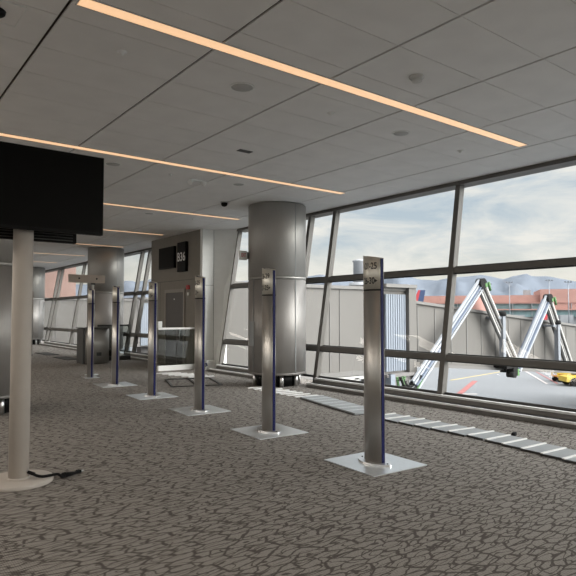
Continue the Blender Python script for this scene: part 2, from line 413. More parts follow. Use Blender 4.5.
MB().lathe([(0.075, 0), (0.075, -0.012), (0.06, -0.02), (0.06, -0.03)], n=28).build('base', 'offwhite', e)
MB().lathe([(0.055, -0.030), (0.05, -0.05), (0.02, -0.062), (0.004, -0.063)], n=28).build('sensor_head', 'offwhite', e)
e = empty('security_camera', (6.39, 10.55, CZ), 'black dome security camera on the ceiling left of the notice column', 'security camera')
MB().lathe([(0.085, 0), (0.085, -0.015), (0.075, -0.02)], n=28).build('housing', 'offwhite', e)
MB().lathe([(0.07, -0.020), (0.072, -0.05), (0.055, -0.085), (0.022, -0.10), (0.003, -0.102)], n=28).build('dome', 'black', e)
e = empty('emergency_light', (4.93, 9.10, CZ), 'white twin headed emergency light under the ceiling beyond the second linear light', 'emergency light')
MB().box(-0.10, 0.10, -0.05, 0.05, -0.03, 0).build('body', 'white', e, bevel=0.006)
for s in (-1, 1): MB().tube((s*0.1, -0.01, -0.035), (s*0.16, -0.05, -0.075), 0.04, 14, 0.05).build('lamp_head', 'white', e)
o = MB().box(-0.11, 0.11, -0.05, 0.05, -0.008, 0).build('ceiling_vent', 'darkmetal'); o.location = (4.61, 7.04, CZ)
tag(o, 'small dark rectangular ceiling vent in front of the second linear light', 'vent')
e = empty('recessed_downlight', (0.88, 4.93, CZ), 'square trimmed recessed downlight with dark lens in the upper left corner', 'downlight')
f = MB()
for s in (-1, 1): f.box(-0.19, 0.19, s*0.184-0.006, s*0.184+0.006, -0.010, 0); f.box(s*0.184-0.006, s*0.184+0.006, -0.178, 0.178, -0.010, 0)
f.build('trim', 'white', e, bevel=0.003)
MB().box(-0.178, 0.178, -0.178, 0.178, -0.006, -0.001).build('reflector', 'ceil', e)
MB().lathe([(0.075, -0.007), (0.07, -0.03), (0.05, -0.045), (0.003, -0.048)], n=28).build('lens', 'black', e)

# ------------------------------------------------------------------ columns
def column(x, y, label, notice=False, light=False):
    r = 0.642
    e = empty('column', (x, y, 0), label, 'column', 'round steel clad columns')
    MB().lathe([(0.44, 0.0), (0.44, 0.28)], n=40).build('core', 'black', e)
    for k in range(8):
        a = 2*PI*k/8 + 0.35
        MB().lathe([(0.045, 0.0), (0.045, 0.27)], c=(0.49*math.cos(a), 0.49*math.sin(a), 0), n=12).build('foot', 'chrome', e)
    MB().lathe([(r-0.06, 0.25), (r, 0.255), (r, 0.30), (r-0.004, 0.302)], n=64).build('base_ring', 'sill', e)
    MB().lathe([(r-0.004, 0.30), (r-0.004, 2.285)], n=64).build('lower_cladding', 'steel_low', e)
    MB().lathe([(r-0.012, 2.28), (r-0.012, 2.30), (r, 2.302), (r, 2.345), (r-0.01, 2.347)], n=64).build('seam_band', 'steel_col', e)
    MB().lathe([(r-0.012, 2.34), (r-0.012, 2.352), (r, 2.354), (r, CZ-0.02), (r-0.02, CZ-0.005)], n=64).build('upper_cladding', 'steel_col', e)
    s = MB()
    va = math.atan2(-y, -x)
    for k, a in enumerate((va+0.66, va-0.92, va+0.66+PI, va-0.92+PI)):
        s.beam((r*math.cos(a), r*math.sin(a), 0.30), (r*math.cos(a), r*math.sin(a), 2.30), 0.012, 0.012, (math.cos(a), math.sin(a), 0))
        if k % 2 == 0: s.beam((r*math.cos(a), r*math.sin(a), 2.36), (r*math.cos(a), r*math.sin(a), CZ-0.03), 0.012, 0.012, (math.cos(a), math.sin(a), 0))
    s.build('joint_strip', 'alu', e)
    if notice:
        a = va - 1.03
        MB().lathe([(r+0.004, 0.86), (r+0.006, 1.39)], n=10, a0=a-0.16, a1=a+0.16).build('perforated_plate', 'alu', e)
    return e
c0 = column(7.60, 10.28, 'large round steel column by the window carrying the exit sign', notice=True)
column(7.60, 20.9, 'round steel column behind the podium in the middle distance')
column(7.60, 31.6, 'farthest small steel column, seen just right of the taupe screen pole')
column(1.79, 10.28, 'steel column at the left picture edge, mostly hidden by the taupe pole')

# exit sign on the big column
e = empty('exit_sign', (7.02, 10.62, 2.72), 'small white exit sign with red letters bracketed to the large column', 'exit sign')
va = math.atan2(-10.28, -7.60)
MB().box(0.06, 0.20, -0.03, 0.03, -0.07, 0.07).build('bracket', 'sill', e)
MB().box(-0.12, 0.06, -0.025, 0.025, -0.10, 0.10).build('sign_body', 'white', e, bevel=0.004)
text_mesh('EXIT', 0.075, lambda x, y, z: Vector((x*0.8-0.03, -0.0265, y*1.5)), 'red', 'lettering', e)
e.location = (7.60+0.75*math.cos(va-1.28), 10.28+0.75*math.sin(va-1.28), 2.83)

# ------------------------------------------------------------------ wayfinding pylons
HW = 0.129
def arcx(y): return -0.026 - 0.048*(1-(y/HW)**2)
def ztop(y): return 2.155 + 0.022*(y/HW)
def pylon(x, y, label, t1, t2, small=False, plate=(0.37, 0.385)):
    e = empty('wayfinding_pylon', (x, y, 0), label, 'pylon', 'row of wayfinding pylons')
    e.rotation_euler.z = math.radians(-3)
    px, py = plate
    MB().box(-px, px, -py, py, 0, 0.008).build('base_plate', 'plate', e)
    if not small:
        n = 20; poly = []
        for i in range(n+1):
            t = -1+2*i/n; poly.append((-0.13*(1-t*t)**0.9-0.008, 0.235*t))
        for i in range(n+1):
            t = 1-2*i/n; poly.append((0.13*(1-t*t)**0.9+0.008, 0.235*t))
        f = MB().extr(poly, 0.008, 0.026); f.build('base_flange', 'chrome', e)
        for s in (-1, 1): MB().lathe([(0.009, 0.026), (0.009, 0.032), (0.002, 0.034)], c=(0, s*0.19, 0), n=10).build('bolt', 'darkmetal', e)
    z0 = 0.026 if not small else 0.008
    n = 16
    for s, nm in ((1, 'front'), (-1, 'rear')):
        poly = [(s*arcx(-HW+2*HW*i/n), -HW+2*HW*i/n) for i in range(n+1)]
        poly += [(s*(arcx(-HW+2*HW*i/n)+0.0035), -HW+2*HW*i/n) for i in range(n, -1, -1)]
        b = MB().extr(poly, z0, 1.793)
        for f in b.bm.faces: f.smooth = len(f.verts) == 4
        b.build(nm+'_panel', 'steel', e)
        b = MB().extr(poly, 1.809, lambda a, c: ztop(c))
        for f in b.bm.faces: f.smooth = len(f.verts) == 4
        b.build('sign_head', 'steel_head', e)
    poly = [(-0.016, -HW-0.003), (0.016, -HW-0.003), (0.016, HW+0.003), (-0.016, HW+0.003)]
    MB().extr(poly, z0, lambda a, c: ztop(c)-0.006).build('blue_core', 'blue', e)
    jp = [(arcx(-HW+2*HW*i/n)+0.004, -HW+2*HW*i/n) for i in range(n+1)] + [(-arcx(-HW+2*HW*i/n)-0.004, -HW+2*HW*i/n) for i in range(n, -1, -1)]
    MB().extr(jp, 1.79, 1.812).build('joint_band', 'black', e)
    for txt, z in ((t1, 2.05), (t2, 1.895)):
        if txt:
            def fn(a, b, c, z=z):
                yy = max(-HW, min(HW, -a*0.70-0.016)); return Vector((arcx(yy)-0.0015, yy, z+b))
            text_mesh(txt, 0.096, fn, 'ink', 'lettering', e)
    return e
def ground(x, y): return (x, y, 0)
pylon(4.425, 4.272, 'nearest and tallest looking steel pylon, marked 21-25 and 26-30', '\u203921-25', '26-30\u25B8')
pylon(4.495, 6.265, 'second nearest steel pylon, in front of the large column', '26-29', '21-25\u25B8')
pylon(4.575, 8.29, 'third steel pylon, in front of the gate wall corner', '26-25', '21\u25B8')
pylon(4.65, 10.27, 'fourth steel pylon, left of the glass barrier and gate door', '26-30', '21-25\u25B8')
pylon(4.74, 12.38, 'fifth steel pylon, in front of the far column', '', '')
pylon(4.81, 14.2, 'sixth and last steel pylon, under the tan board, on a small plate', '', '', small=True, plate=(0.17, 0.2))

# tan board on a thin post behind the last pylon
e = empty('board_stand', (4.86, 14.75, 0), 'tan blank board with two dark holes on a thin post behind the last pylon', 'board stand')
MB().lathe([(0.17, 0), (0.17, 0.012), (0.03, 0.016)], c=(0.17, 0, 0), n=24).build('base', 'plate', e)
MB().tube((0.17, 0, 0.012), (0.17, 0, 2.34), 0.03, 16).build('post', 'offwhite', e)
MB().box(-0.46, 0.46, -0.06, -0.03, 2.34, 2.545).build('board', 'tan', e, bevel=0.004)
for s in (-0.2, 0.245): MB().tube((s, -0.068, 2.45), (s, -0.058, 2.45), 0.022, 16).build('hole', 'black', e)
MB().box(0.12, 0.22, -0.03, 0.03, 2.30, 2.5).build('mount', 'darkmetal', e)

# ------------------------------------------------------------------ screen on taupe pole
e = empty('display_stand', (1.314, 5.79, 0), 'large blank black display screen on a thick taupe pole with round base', 'display stand')
MB().lathe([(0.30, 0), (0.302, 0.006), (0.302, 0.03), (0.297, 0.036), (0.0975, 0.036)], n=64).build('base', 'pole', e)
MB().lathe([(0.088, 0.03), (0.088, 2.86)], n=48).build('pole', 'pole', e)
MB().lathe([(0.098, 0.036), (0.098, 0.046), (0.089, 0.052)], n=40).build('pole_collar', 'pole', e)
s = MB().box(-0.66, 0.686, -0.20, -0.135, 2.322, 3.094).build('screen', 'black', e, bevel=0.006)
MB().box(-0.65, 0.676, -0.2025, -0.1995, 2.348, 3.084).build('screen_glass', 'screen', s)
MB().box(-0.2, 0.2, -0.136, -0.09, 2.5, 2.9).build('wall_bracket', 'darkmetal', e)
h = MB().box(-0.62, 0.53, 0.12, 0.19, 2.262, 2.95).build('rear_screen', 'black', e, bevel=0.006)
g = MB()
for k in range(5): g.box(-0.58, 0.49, 0.112, 0.122, 2.28+0.028*k, 2.29+0.028*k)
g.build('vent_slats', 'darkmetal', h)
MB().box(-0.2, 0.2, 0.09, 0.121, 2.5, 2.9).build('rear_bracket', 'darkmetal', e)

# power cable
e = empty('power_cable', (1.435, 5.70, 0), 'black power cable with plug lying beside the taupe pole base', 'cable')
def P(x, y, z): return (x-1.41, y-5.71, z)
cp = [P(1.39, 5.70, 0.083), P(1.41, 5.68, 0.068), P(1.46, 5.655, 0.055), P(1.53, 5.65, 0.054), P(1.60, 5.66, 0.052), P(1.645, 5.68, 0.016), P(1.70, 5.71, 0.010), P(1.76, 5.74, 0.012), P(1.82, 5.765, 0.014)]
def smooth(pts, n=5):
    out = []
    for i in range(len(pts)-1):
        p0, p1, p2, p3 = [Vector(pts[max(0, min(len(pts)-1, j))]) for j in (i-1, i, i+1, i+2)]
        for k in range(n):
            t = k/n; out.append(0.5*((2*p1)+(-p0+p2)*t+(2*p0-5*p1+4*p2-p3)*t*t+(-p0+3*p1-3*p2+p3)*t**3))
    out.append(Vector(pts[-1])); return out
MB().path(smooth(cp), 0.013, 10).build('cord', 'rubber', e)
MB().tube(P(1.356, 5.733, 0.095), P(1.40, 5.69, 0.078), 0.016, 14).build('grommet', 'rubber', e)
t = MB(); t.path(smooth([P(1.64, 5.70, 0.011), P(1.69, 5.685, 0.024), P(1.74, 5.70, 0.026), P(1.72, 5.74, 0.012), P(1.66, 5.72, 0.03), P(1.70, 5.69, 0.035), P(1.77, 5.73, 0.02)]), 0.013, 10)
t.build('cord_coil', 'rubber', e)
pl = MB().hexa([P(1.80, 5.745, 0.0), P(1.86, 5.765, 0.0), P(1.85, 5.80, 0.0), P(1.79, 5.78, 0.0), P(1.81, 5.75, 0.035), P(1.855, 5.768, 0.03), P(1.848, 5.795, 0.03), P(1.80, 5.775, 0.035)]).build('plug', 'black', e, bevel=0.005)
q = MB()
for s in (0, 1): q.beam(P(1.856, 5.772+0.016*s, 0.014), P(1.884, 5.78+0.016*s, 0.014), 0.004, 0.01)
q.build('prong', 'chrome', pl)

# ------------------------------------------------------------------ metal panels on the carpet
ys = [6.12, 5.84, 5.56, 5.28, 5.00, 4.72, 4.44, 4.16, 3.90, 3.63, 3.37, 3.11, 2.85]
words = ['first, beside the nearest pylon', 'second', 'third', 'fourth', 'fifth', 'sixth', 'seventh, before the black clip', 'eighth, at the black clip', 'ninth', 'tenth', 'eleventh', 'twelfth, at the picture edge']
for k in range(len(ys)-1):
    yc = (ys[k]+ys[k+1])/2; L = (ys[k]-ys[k+1])/2-0.004-(0.012 if k in (6, 7) else 0)
    xc = 6.50 - 0.045*max(0, k-6)
    e = empty('metal_tile', (xc, yc, 0), 'flat grey floor tile with white rib, near run, %s' % words[k], 'metal panel', 'metal panels laid end to end near the window')
    sk = 0.10
    MB().hexa([(-0.235, -L-sk/2*0, 0), (0.235, -L, 0), (0.235, L, 0), (-0.235, L, 0), (-0.235, -L, 0.022), (0.235, -L, 0.022), (0.235, L, 0.022), (-0.235, L, 0.022)]).build('sheet', 'alu', e)
    MB().box(-0.238, 0.238, L-0.028, L, 0.022, 0.034).build('rib', 'alu_edge', e)
    MB().box(-0.242, -0.235, -L, L, 0.0, 0.024).build('side_edge', 'darkmetal', e)
    e.rotation_euler.z = math.radians(-7 if k < 7 else -3)
o = MB().box(-0.05, 0.05, -0.022, 0.022, 0.0, 0.045).build('clip', 'rubber', None, bevel=0.006)
o.location = (6.80, 4.12, 0); o.rotation_euler.z = 0.3
tag(o, 'small black clip at the window side of the near panel run', 'clip')
# folded stack of panels behind the nearest pylon
ordw = ['nearest the pylon', 'second from the pylon', 'third from the pylon', 'fourth from the pylon', 'fifth from the pylon', 'sixth from the pylon', 'farthest from the pylon']
for k in range(7):
    t = (k+0.5)/7; xc, yc = 6.46+0.43*t, 6.36+1.88*t
    e = empty('metal_tile', (xc, yc, 0), 'dull raised metal tile in the close packed run, %s' % ordw[k], 'metal panel', 'close packed metal panels in the middle run')
    e.rotation_euler.z = math.radians(-12.9)
    MB().box(-0.24, 0.24, -0.132, 0.132, 0.012, 0.034).build('sheet', 'alu', e)
    MB().box(-0.24, 0.24, 0.117, 0.132, 0.034, 0.038).build('rib', 'plate', e)
    MB().box(-0.245, 0.235, -0.132, 0.132, 0.0, 0.012).build('backing', 'darkmetal', e)
# loose strips in front of the big column
lw = ['nearest', 'second', 'third', 'fourth', 'fifth', 'sixth', 'seventh', 'farthest']
for k in range(8):
    yc = 8.45+0.235*k+0.02*random.uniform(-1, 1); xc = 6.93+0.035*k/7
    if k % 2 == 0:
        h, m2 = 0.02, 'alu_edge'
    else:
        h, m2 = 0.02, 'alu_edge'
    e = empty('metal_strip', (xc, yc, 0), 'bright loose metal strip before the large column, %s of the set' % lw[k], 'metal strip', 'loose metal strips on the carpet')
    e.rotation_euler.z = math.radians(-8+random.uniform(-2, 2))
    MB().box(-0.25, 0.25, -0.035, 0.035, 0, 0.016).build('slat', 'alu_edge', e)
# items by the glass barrier
for k in range(6):
    e = MB().box(-0.32, 0.32, -0.04, 0.04, 0, 0.02).build('metal_strip', 'alu_edge')
    e.location = (6.75+0.05*k, 13.9-0.26*k, 0); e.rotation_euler.z = math.radians(-20+4*(k % 3))
    tag(e, 'silver strip in the scattered pile before the glass barrier, %s from the barrier' % ['first', 'second', 'third', 'fourth', 'fifth', 'sixth'][k], 'metal strip', 'silver strips before the glass barrier')
e = MB()
e.box(-0.55, 0.55, -0.75, -0.70, 0, 0.02); e.box(-0.55, 0.55, 0.70, 0.75, 0, 0.02); e.box(-0.55, -0.50, -0.70, 0.70, 0, 0.02); e.box(0.50, 0.55, -0.70, 0.70, 0, 0.02); e.box(-0.02, 0.02, -0.70, 0.70, 0, 0.02)
o = e.build('floor_frame', 'darkmetal'); o.location = (6.3, 11.75, 0); o.rotation_euler.z = -0.35
tag(o, 'empty dark metal frame lying flat on the carpet behind the third pylon', 'metal frame')
e = empty('utility_box', (8.0, 14.13, 0), 'small white utility box with a blue cap at the gate wall corner', 'utility box')
MB().box(-0.05, 0.22, -0.10, 0.12, 0.0, 0.26).build('body', 'white', e, bevel=0.005)
MB().path(smooth([(-0.07, -0.06, 0.10), (-0.09, -0.08, 0.16), (-0.06, -0.10, 0.20), (-0.03, -0.105, 0.12)]), 0.018, 8).build('blue_hose', 'blue', e)

# ------------------------------------------------------------------ glass barriers, podium, far things
def barrier(x0, x1, y, h, label, railm, curbm, post):
    e = empty('glass_barrier', ((x0+x1)/2, y, 0), label, 'glass barrier')
    hx = (x1-x0)/2
    MB().box(-hx, hx, -0.05, 0.05, 0, 0.14).build('base_curb', curbm, e)
    mid = 0.0
    for a, b in ((-hx, mid-0.01), (mid+0.01, hx)): MB().box(a, b, -0.007, 0.007, 0.14, h-0.02).build('glass_panel', 'rail_glass', e)
    MB().box(-hx, hx, -0.03, 0.03, h-0.03, h+0.025).build('handrail', railm, e, bevel=0.006)
    if post: MB().box(-hx-0.02, -hx+0.10, -0.05, 0.05, h+0.025, h+0.20).build('end_post', 'offwhite', e, bevel=0.004)
    return e
barrier(6.78, 7.90, 14.62, 1.15, 'glass barrier with bright handrail in front of the gate door', 'alu_edge', 'white', True)
barrier(6.62, 7.75, 18.9, 1.17, 'distant glass barrier with dark handrail right of the podium', 'darkmetal', 'darkmetal', False)

e = empty('podium', (6.28, 18.15, 0), 'stainless gate podium standing between the last two pylons', 'podium')
MB().box(-0.42, 0.32, -0.15, 0.45, 0.0, 1.09).build('body', 'darkmetal', e, bevel=0.01)
pts = []
poly = [(0.34*math.cos(PI+PI*i/14)*1.1+0.02, 0.16*math.sin(PI+PI*i/14)-0.15) for i in range(15)]
fr = MB().extr(poly, 0.02, 1.10)
for f_ in fr.bm.faces: f_.smooth = len(f_.verts) == 4
fr.build('front_panel', 'steel_col', e)
MB().box(-0.46, 0.36, -0.34, 0.47, 1.10, 1.125).build('top', 'darkmetal', e, bevel=0.004)
MB().box(-0.05, 0.10, -0.325, -0.312, 0.25, 0.36).build('vent_grille', 'darkmetal', e)

for k, (x, y, lb) in enumerate([(6.27, 23.5, 'dark flat mat farther back, nearer the far windows'), (6.18, 20.7, 'dark flat mat in front, left of the podium')]):
    o = MB().box(-0.24, 0.24, -0.8, 0.8, 0, 0.02).build('floor_mat', 'pvc', None, bevel=0.005); o.location = (x, y, 0)
    tag(o, lb, 'floor mat', 'dark mats on the far carpet')
e = empty('partition_panel', (5.55, 23.3, 0), 'upright grey partition panel seen just right of the taupe pole', 'partition panel')
MB().box(-0.4, 0.12, -0.06, 0.06, 0.03, 2.42).build('panel', 'tan', e, bevel=0.01)
MB().box(-0.4, 0.12, -0.064, 0.064, 0.03, 1.55).build('metal_facing', 'steel_low', e)
for s in (-0.3, 0.05): MB().box(s-0.03, s+0.03, -0.25, 0.25, 0, 0.03).build('foot', 'darkmetal', e)

# gate wall fittings
e = empty('gate_display', (BX, 16.36, 3.28), 'black gate information screen mounted on the gate wall', 'screen')
MB().box(-0.02, -0.001, -0.70, 0.52, -0.42, 0.42).build('back_panel', 'graywall', e)
s = MB().box(-0.10, -0.02, -0.50, 0.55, -0.33, 0.33).build('screen', 'black', e, bevel=0.004)
MB().box(-0.104, -0.099, -0.47, 0.52, -0.30, 0.30).build('screen_glass', 'screen', s)
e = empty('gate_sign', (BX, 15.47, 3.24), 'black gate sign reading B36 beside the gate screen', 'sign')
MB().box(-0.09, -0.001, -0.34, 0.19, -0.44, 0.44).build('sign_panel', 'black', e, bevel=0.004)
text_mesh('B36', 0.36, lambda x, y, z: Vector((-0.092, -0.075-x*0.92, y*1.0-0.01)), 'wink', 'lettering', e)
e = empty('fire_alarm', (BX, 15.08, 2.33), 'small red fire alarm strobe right of the gate door', 'fire alarm')
MB().box(-0.05, -0.001, -0.075, 0.075, -0.06, 0.06).build('strobe', 'red', e, bevel=0.006)
MB().box(-0.03, -0.001, -0.045, 0.045, -0.24, -0.15).build('call_plate', 'white', e, bevel=0.004)

# ------------------------------------------------------------------ OUTSIDE
AZ = -4.5
struct(MB().box(-3000, 4500, -3000, 4500, AZ-1, AZ).build('ground', 'apron'))
def stripe(p, q, w, m, n):
    p, q = Vector((p[0], p[1], AZ)), Vector((q[0], q[1], AZ)); d = (q-p).normalized(); a = Vector((-d.y, d.x, 0))*w/2
    b = MB(); z = Vector((0, 0, 0.02))
    b.hexa([p-a, q-a, q+a, p+a, p-a+z, q-a+z, q+a+z, p+a+z]); struct(b.build('trim_%d' % n, m))
stripe((35.5, 26.1), (45.3, 31.2), 0.45, 'paint_r', 40)
stripe((44.0, 32.9), (58.0, 35.0), 0.25, 'paint_y', 41)
stripe((60.2, 35.6), (48.2, 26.0), 0.22, 'paint_w', 42)
stripe((61.3, 35.2), (49.2, 25.6), 0.15, 'paint_r', 43)
stripe((31.5, 31.5), (38.0, 26.0), 0.4, 'paint_w', 44)
stripe((24.0, 26.5), (30.0, 21.5), 0.3, 'paint_w', 45)

def jet_bridge(loc, label, full=True):
    e = empty('jet_bridge', loc, label, 'jet bridge', 'passenger bridges')
    ox, oy, oz = loc
    def B(m, n, par=e): return m.build(n, *([par] if False else []))
    def W(mb, n, m, par=None):
        bmesh.ops.translate(mb.bm, verts=mb.bm.verts, vec=-Vector(loc)); return mb.build(n, m, par or e)
    # fixed corridor
    dy = oy-17.4
    W(MB().box(9.92, 18.4, 16.0+dy, 18.8+dy, -0.62, 2.5), 'corridor', 'bridge')
    W(MB().box(9.92, 18.5, 15.92+dy, 18.88+dy, 2.5, 2.62), 'roof_edge', 'bridge_l')
    W(MB().box(9.92, 18.4, 15.95+dy, 18.85+dy, -0.82, -0.62), 'floor_frame', 'bridge_l')
    r = MB()
    for x in (11.2, 12.4, 14.25, 14.75, 16.9): r.box(x-0.015, x+0.015, 15.975+dy, 16.0+dy, -0.6, 2.5)
    W(r, 'wall_rib', 'bridge_l')
    W(MB().box(16.96, 17.08, 15.93+dy, 16.0+dy, -0.62, 2.5), 'dark_jamb', 'bridge_d')
    s = MB(); s.box(17.15, 18.36, 15.90+dy, 15.96+dy, -0.75, 2.35)
    for k in range(9): s.box(17.17+0.135*k, 17.225+0.135*k, 15.875+dy, 15.90+dy, -0.75, 2.35)
    W(s, 'shutter', 'shutter')
    W(MB().box(18.4, 18.85, 15.75+dy, 18.9+dy, -0.85, 2.62), 'end_portal', 'bridge')
    W(MB().box(17.0, 18.85, 15.70+dy, 18.95+dy, 2.62, 2.76), 'portal_cap', 'bridge_l')
    # sloping telescopic tunnel
    def zt(x): return 2.02-0.083*(x-18.8)
    def zb(x): return -0.52-0.083*(x-18.8)
    def seg(x0, x1, y0, y1, o0, o1, a=0.0):
        return [(x0, y0+dy, zb(x0)+o0), (x1, y0+dy, zb(x1)+o0), (x1, y1+dy, zb(x1)+o0), (x0, y1+dy, zb(x0)+o0),
                (x0, y0+dy, zt(x0)+o1), (x1, y0+dy, zt(x1)+o1), (x1, y1+dy, zt(x1)+o1), (x0, y1+dy, zt(x0)+o1)]
    W(MB().hexa(seg(18.85, 40.0, 16.1, 18.6, 0, 0)), 'tunnel', 'bridge')
    r = MB()
    for k in range(18):
        x = 19.3+1.15*k; r.hexa(seg(x, x+0.05, 16.075, 16.1, 0.1, -0.1))
    W(r, 'wall_rib', 'bridge_l')
    r = MB(); 
    for zf, o in ((zt, 0.0), (zb, -0.12)):
        r.hexa([(18.85, 16.0+dy, zf(18.85)+o), (40, 16.0+dy, zf(40)+o), (40, 16.1+dy, zf(40)+o), (18.85, 16.1+dy, zf(18.85)+o),
                (18.85, 16.0+dy, zf(18.85)+o+0.12), (40, 16.0+dy, zf(40)+o+0.12), (40, 16.1+dy, zf(40)+o+0.12), (18.85, 16.1+dy, zf(18.85)+o+0.12)])
    W(r, 'tunnel_rail', 'bridge_l')
    W(MB().box(40.0, 44.0, 15.5+dy, 19.2+dy, -2.6, 0.5), 'cab', 'bridge_l')
    for x in (11.3, 18.0):
        W(MB().box(x-0.35, x+0.35, 17.0+dy, 17.8+dy, AZ, -0.8), 'support_column', 'bridge_d')
    W(MB().box(38.3, 39.1, 16.3+dy, 18.4+dy, AZ+1.0, zb(38)-0.02), 'drive_column', 'white_o')
    for s in (-0.9, 0.9):
        W(MB().tube((38.7, 17.35+s-0.2+dy, AZ+0.55), (38.7, 17.35+s+0.2+dy, AZ+0.55), 0.55, 24), 'wheel', 'rubber')
    W(MB().box(38.5, 38.9, 16.4+dy, 18.3+dy, AZ+0.45, AZ+1.0), 'axle', 'bridge_d')
    if not full: return e
    # equipment hung beneath the corridor
    u = MB(); u.box(13.3, 16.0, 15.95+dy, 16.4+dy, -0.95, -0.80)
    for x in (13.6, 14.3, 15.0, 15.6): u.box(x-0.12, x+0.12, 15.95+dy, 16.3+dy, -1.5+0.2*(x > 14), -0.9)
    u.beam((13.6, 16.1+dy, -0.9), (15.6, 16.1+dy, -1.5), 0.06, 0.06)
    W(u, 'underslung_boxes', 'armg')
    W(MB().box(13.55, 13.72, 15.93+dy, 15.95+dy, -1.25, -1.1), 'blue_marker', 'blue')
    u = MB(); u.box(16.9, 19.0, 15.6+dy, 16.3+dy, -0.95, -0.83); u.box(17.6, 18.6, 15.7+dy, 16.2+dy, -1.15, -0.95); u.box(17.25, 17.45, 15.6+dy, 15.9+dy, -1.5, -0.95)
    u.box(18.15, 18.3, 15.7+dy, 15.9+dy, -1.5, -1.15)
    W(u, 'hose_carrier', 'bridge_d')
    W(MB().box(17.0, 17.25, 15.5+dy, 15.8+dy, -3.0, -0.83), 'carrier_post', 'shutter')
    for k, (m_, x0, x1, dp) in enumerate([('rubber', 17.5, 18.75, .55), ('green', 17.6, 18.9, .65), ('rubber', 17.7, 18.7, .42), ('green', 17.45, 17.9, .5), ('rubber', 17.4, 18.55, .6)]):
        pts = [(x0+(x1-x0)*t/10, 15.45+0.05*k+dy, -0.95-dp*math.sin(PI*t/10)**0.7) for t in range(11)]
        W(MB().path(smooth(pts, 3), 0.055, 8), 'hose', m_)
    # cable lift arms: two long ladder legs meeting at a drum
    Yp = 15.5+dy
    def leg(p0, p1, m_, web, n):
        p0, p1 = Vector(p0), Vector(p1); d = (p1-p0).normalized(); a = Vector((0, 1, 0)).cross(d).normalized()
        b = MB()
        for k in range(n):
            o = a*(-0.23+0.46*k/(n-1)); b.beam(p0+o, p1+o, 0.085, 0.10, (0, 1, 0))
        l = W(b, 'arm_leg', m_)
        b = MB(); b.beam(p0+Vector((0, 0.09, 0)), p1+Vector((0, 0.09, 0)), 0.04, 0.46, (0, 1, 0))
        W(b, 'arm_web', web)
    for ap, f1, f2 in (((23.08, Yp, 2.92), (18.42, Yp, -1.33), (26.05, Yp+0.1, -0.95)), ((28.98, Yp, 2.33), (26.0, Yp, -1.1), (31.4, Yp+0.1, -1.3))):
        leg(ap, f1, 'armw', 'armb', 4); leg(ap, f2, 'armg', 'bridge_l', 4)
        c = W(MB().tube((ap[0], Yp-0.16, ap[2]+0.02), (ap[0], Yp+0.16, ap[2]+0.02), 0.24, 20), 'apex_drum', 'rubber')
        g_ = MB(); g_.tube((ap[0]+0.18, Yp-0.18, ap[2]-0.05), (ap[0]+0.18, Yp+0.12, ap[2]-0.05), 0.10, 14); g_.path([(ap[0]+0.3, Yp-0.2, ap[2]+0.1), (ap[0]+0.42, Yp-0.2, ap[2]-0.3)], 0.06)
        W(g_, 'green_coupling', 'green')
    for x, zt_, zl in ((24.75, 1.45, -0.9), (29.85, 1.0, -1.2)):
        W(MB().box(x-0.11, x+0.11, Yp-0.11, Yp+0.11, zl, zt_), 'service_post', 'polegrey')
        W(MB().box(x-0.45, x+0.05, Yp-0.05, Yp+0.7, zt_-0.12, zt_-0.02), 'post_arm', 'polegrey')
        W(MB().lathe([(0.14, 0), (0.2, 0.04), (0.18, 0.2), (0.03, 0.24)], c=(x, Yp, zt_), n=16), 'post_cap', 'rubber')
        W(MB().box(x-0.1, x+0.1, Yp, 16.2+dy, zl+0.05, zl+0.2), 'post_bracket', 'bridge_d')
    u = MB(); u.box(24.9, 25.9, Yp-0.1, 16.3+dy, -1.05, -0.93); u.box(25.4, 25.75, Yp-0.15, Yp+0.2, -1.4, -1.0); u.tube((25.45, Yp-0.2, -1.35), (25.45, Yp+0.2, -1.35), 0.15, 14)
    u.box(25.6, 25.8, 15.9+dy, 16.2+dy, -1.3, -0.9)
    W(u, 'hanging_gearbox', 'rubber')
    W(MB().box(25.76, 25.9, Yp-0.15, Yp+0.15, -1.42, -1.1), 'green_plug', 'green')
    return e
jet_bridge((14.0, 17.4, AZ), 'long grey passenger bridge with white cable arms outside the near windows')
jet_bridge((14.0, 41.4, AZ), 'second grey passenger bridge seen through the far windows on the left', full=False)

# terminal across the apron
p0, p1 = Vector((166.2, 144.2, 0)), Vector((198.0, 95.9, 0))
dirv = (p1-p0).normalized(); ang = math.atan2(dirv.y, dirv.x)
e = empty('terminal_building', (166.2, 144.2, AZ), 'long pink brick terminal building across the apron below the mountains', 'building', rz=ang)
H = -AZ
MB().box(-70, 140, 0, 30, 0, H+1.0).build('lower_wall', 'white_o', e)
MB().box(-70, 46.5, 0.5, 30, H+1.0, H+8.2).build('upper_wall', 'brick', e)
MB().box(46.5, 140, -1.0, 30, H+1.0, H+10.1).build('tall_block', 'brick', e)
MB().box(-70, 140, -0.4, 0.2, H+3.3, H+5.2).build('window_band', 'tglass', e)
MB().box(12.5, 140, -1.3, 0.2, H+0.6, H+2.9).build('lower_window_band', 'tglass', e)
f = MB()
for k in range(34): f.box(-68+6.2*k, -67.8+6.2*k, -1.4, -0.3, H+0.6, H+5.2)
f.build('window_frame', 'white_o', e)
MB().box(-70, 140, -2.2, 0.3, H+2.9, H+3.3).build('canopy', 'brick', e)
MB().box(-70, 140, -1.2, 0.3, H+5.2, H+5.6).build('spandrel', 'brick_d', e)
MB().lathe([(2.6, 0), (2.6, H+7.3)], c=(26.0, -3.2, 0), n=32).build('round_turret', 'brick_d', e)
for k, x in enumerate((41.5, 60, 80)):
    MB().box(x, x+2.4, 6, 9, H+8.1, H+10.2).build('rooftop_unit', 'white_o', e)

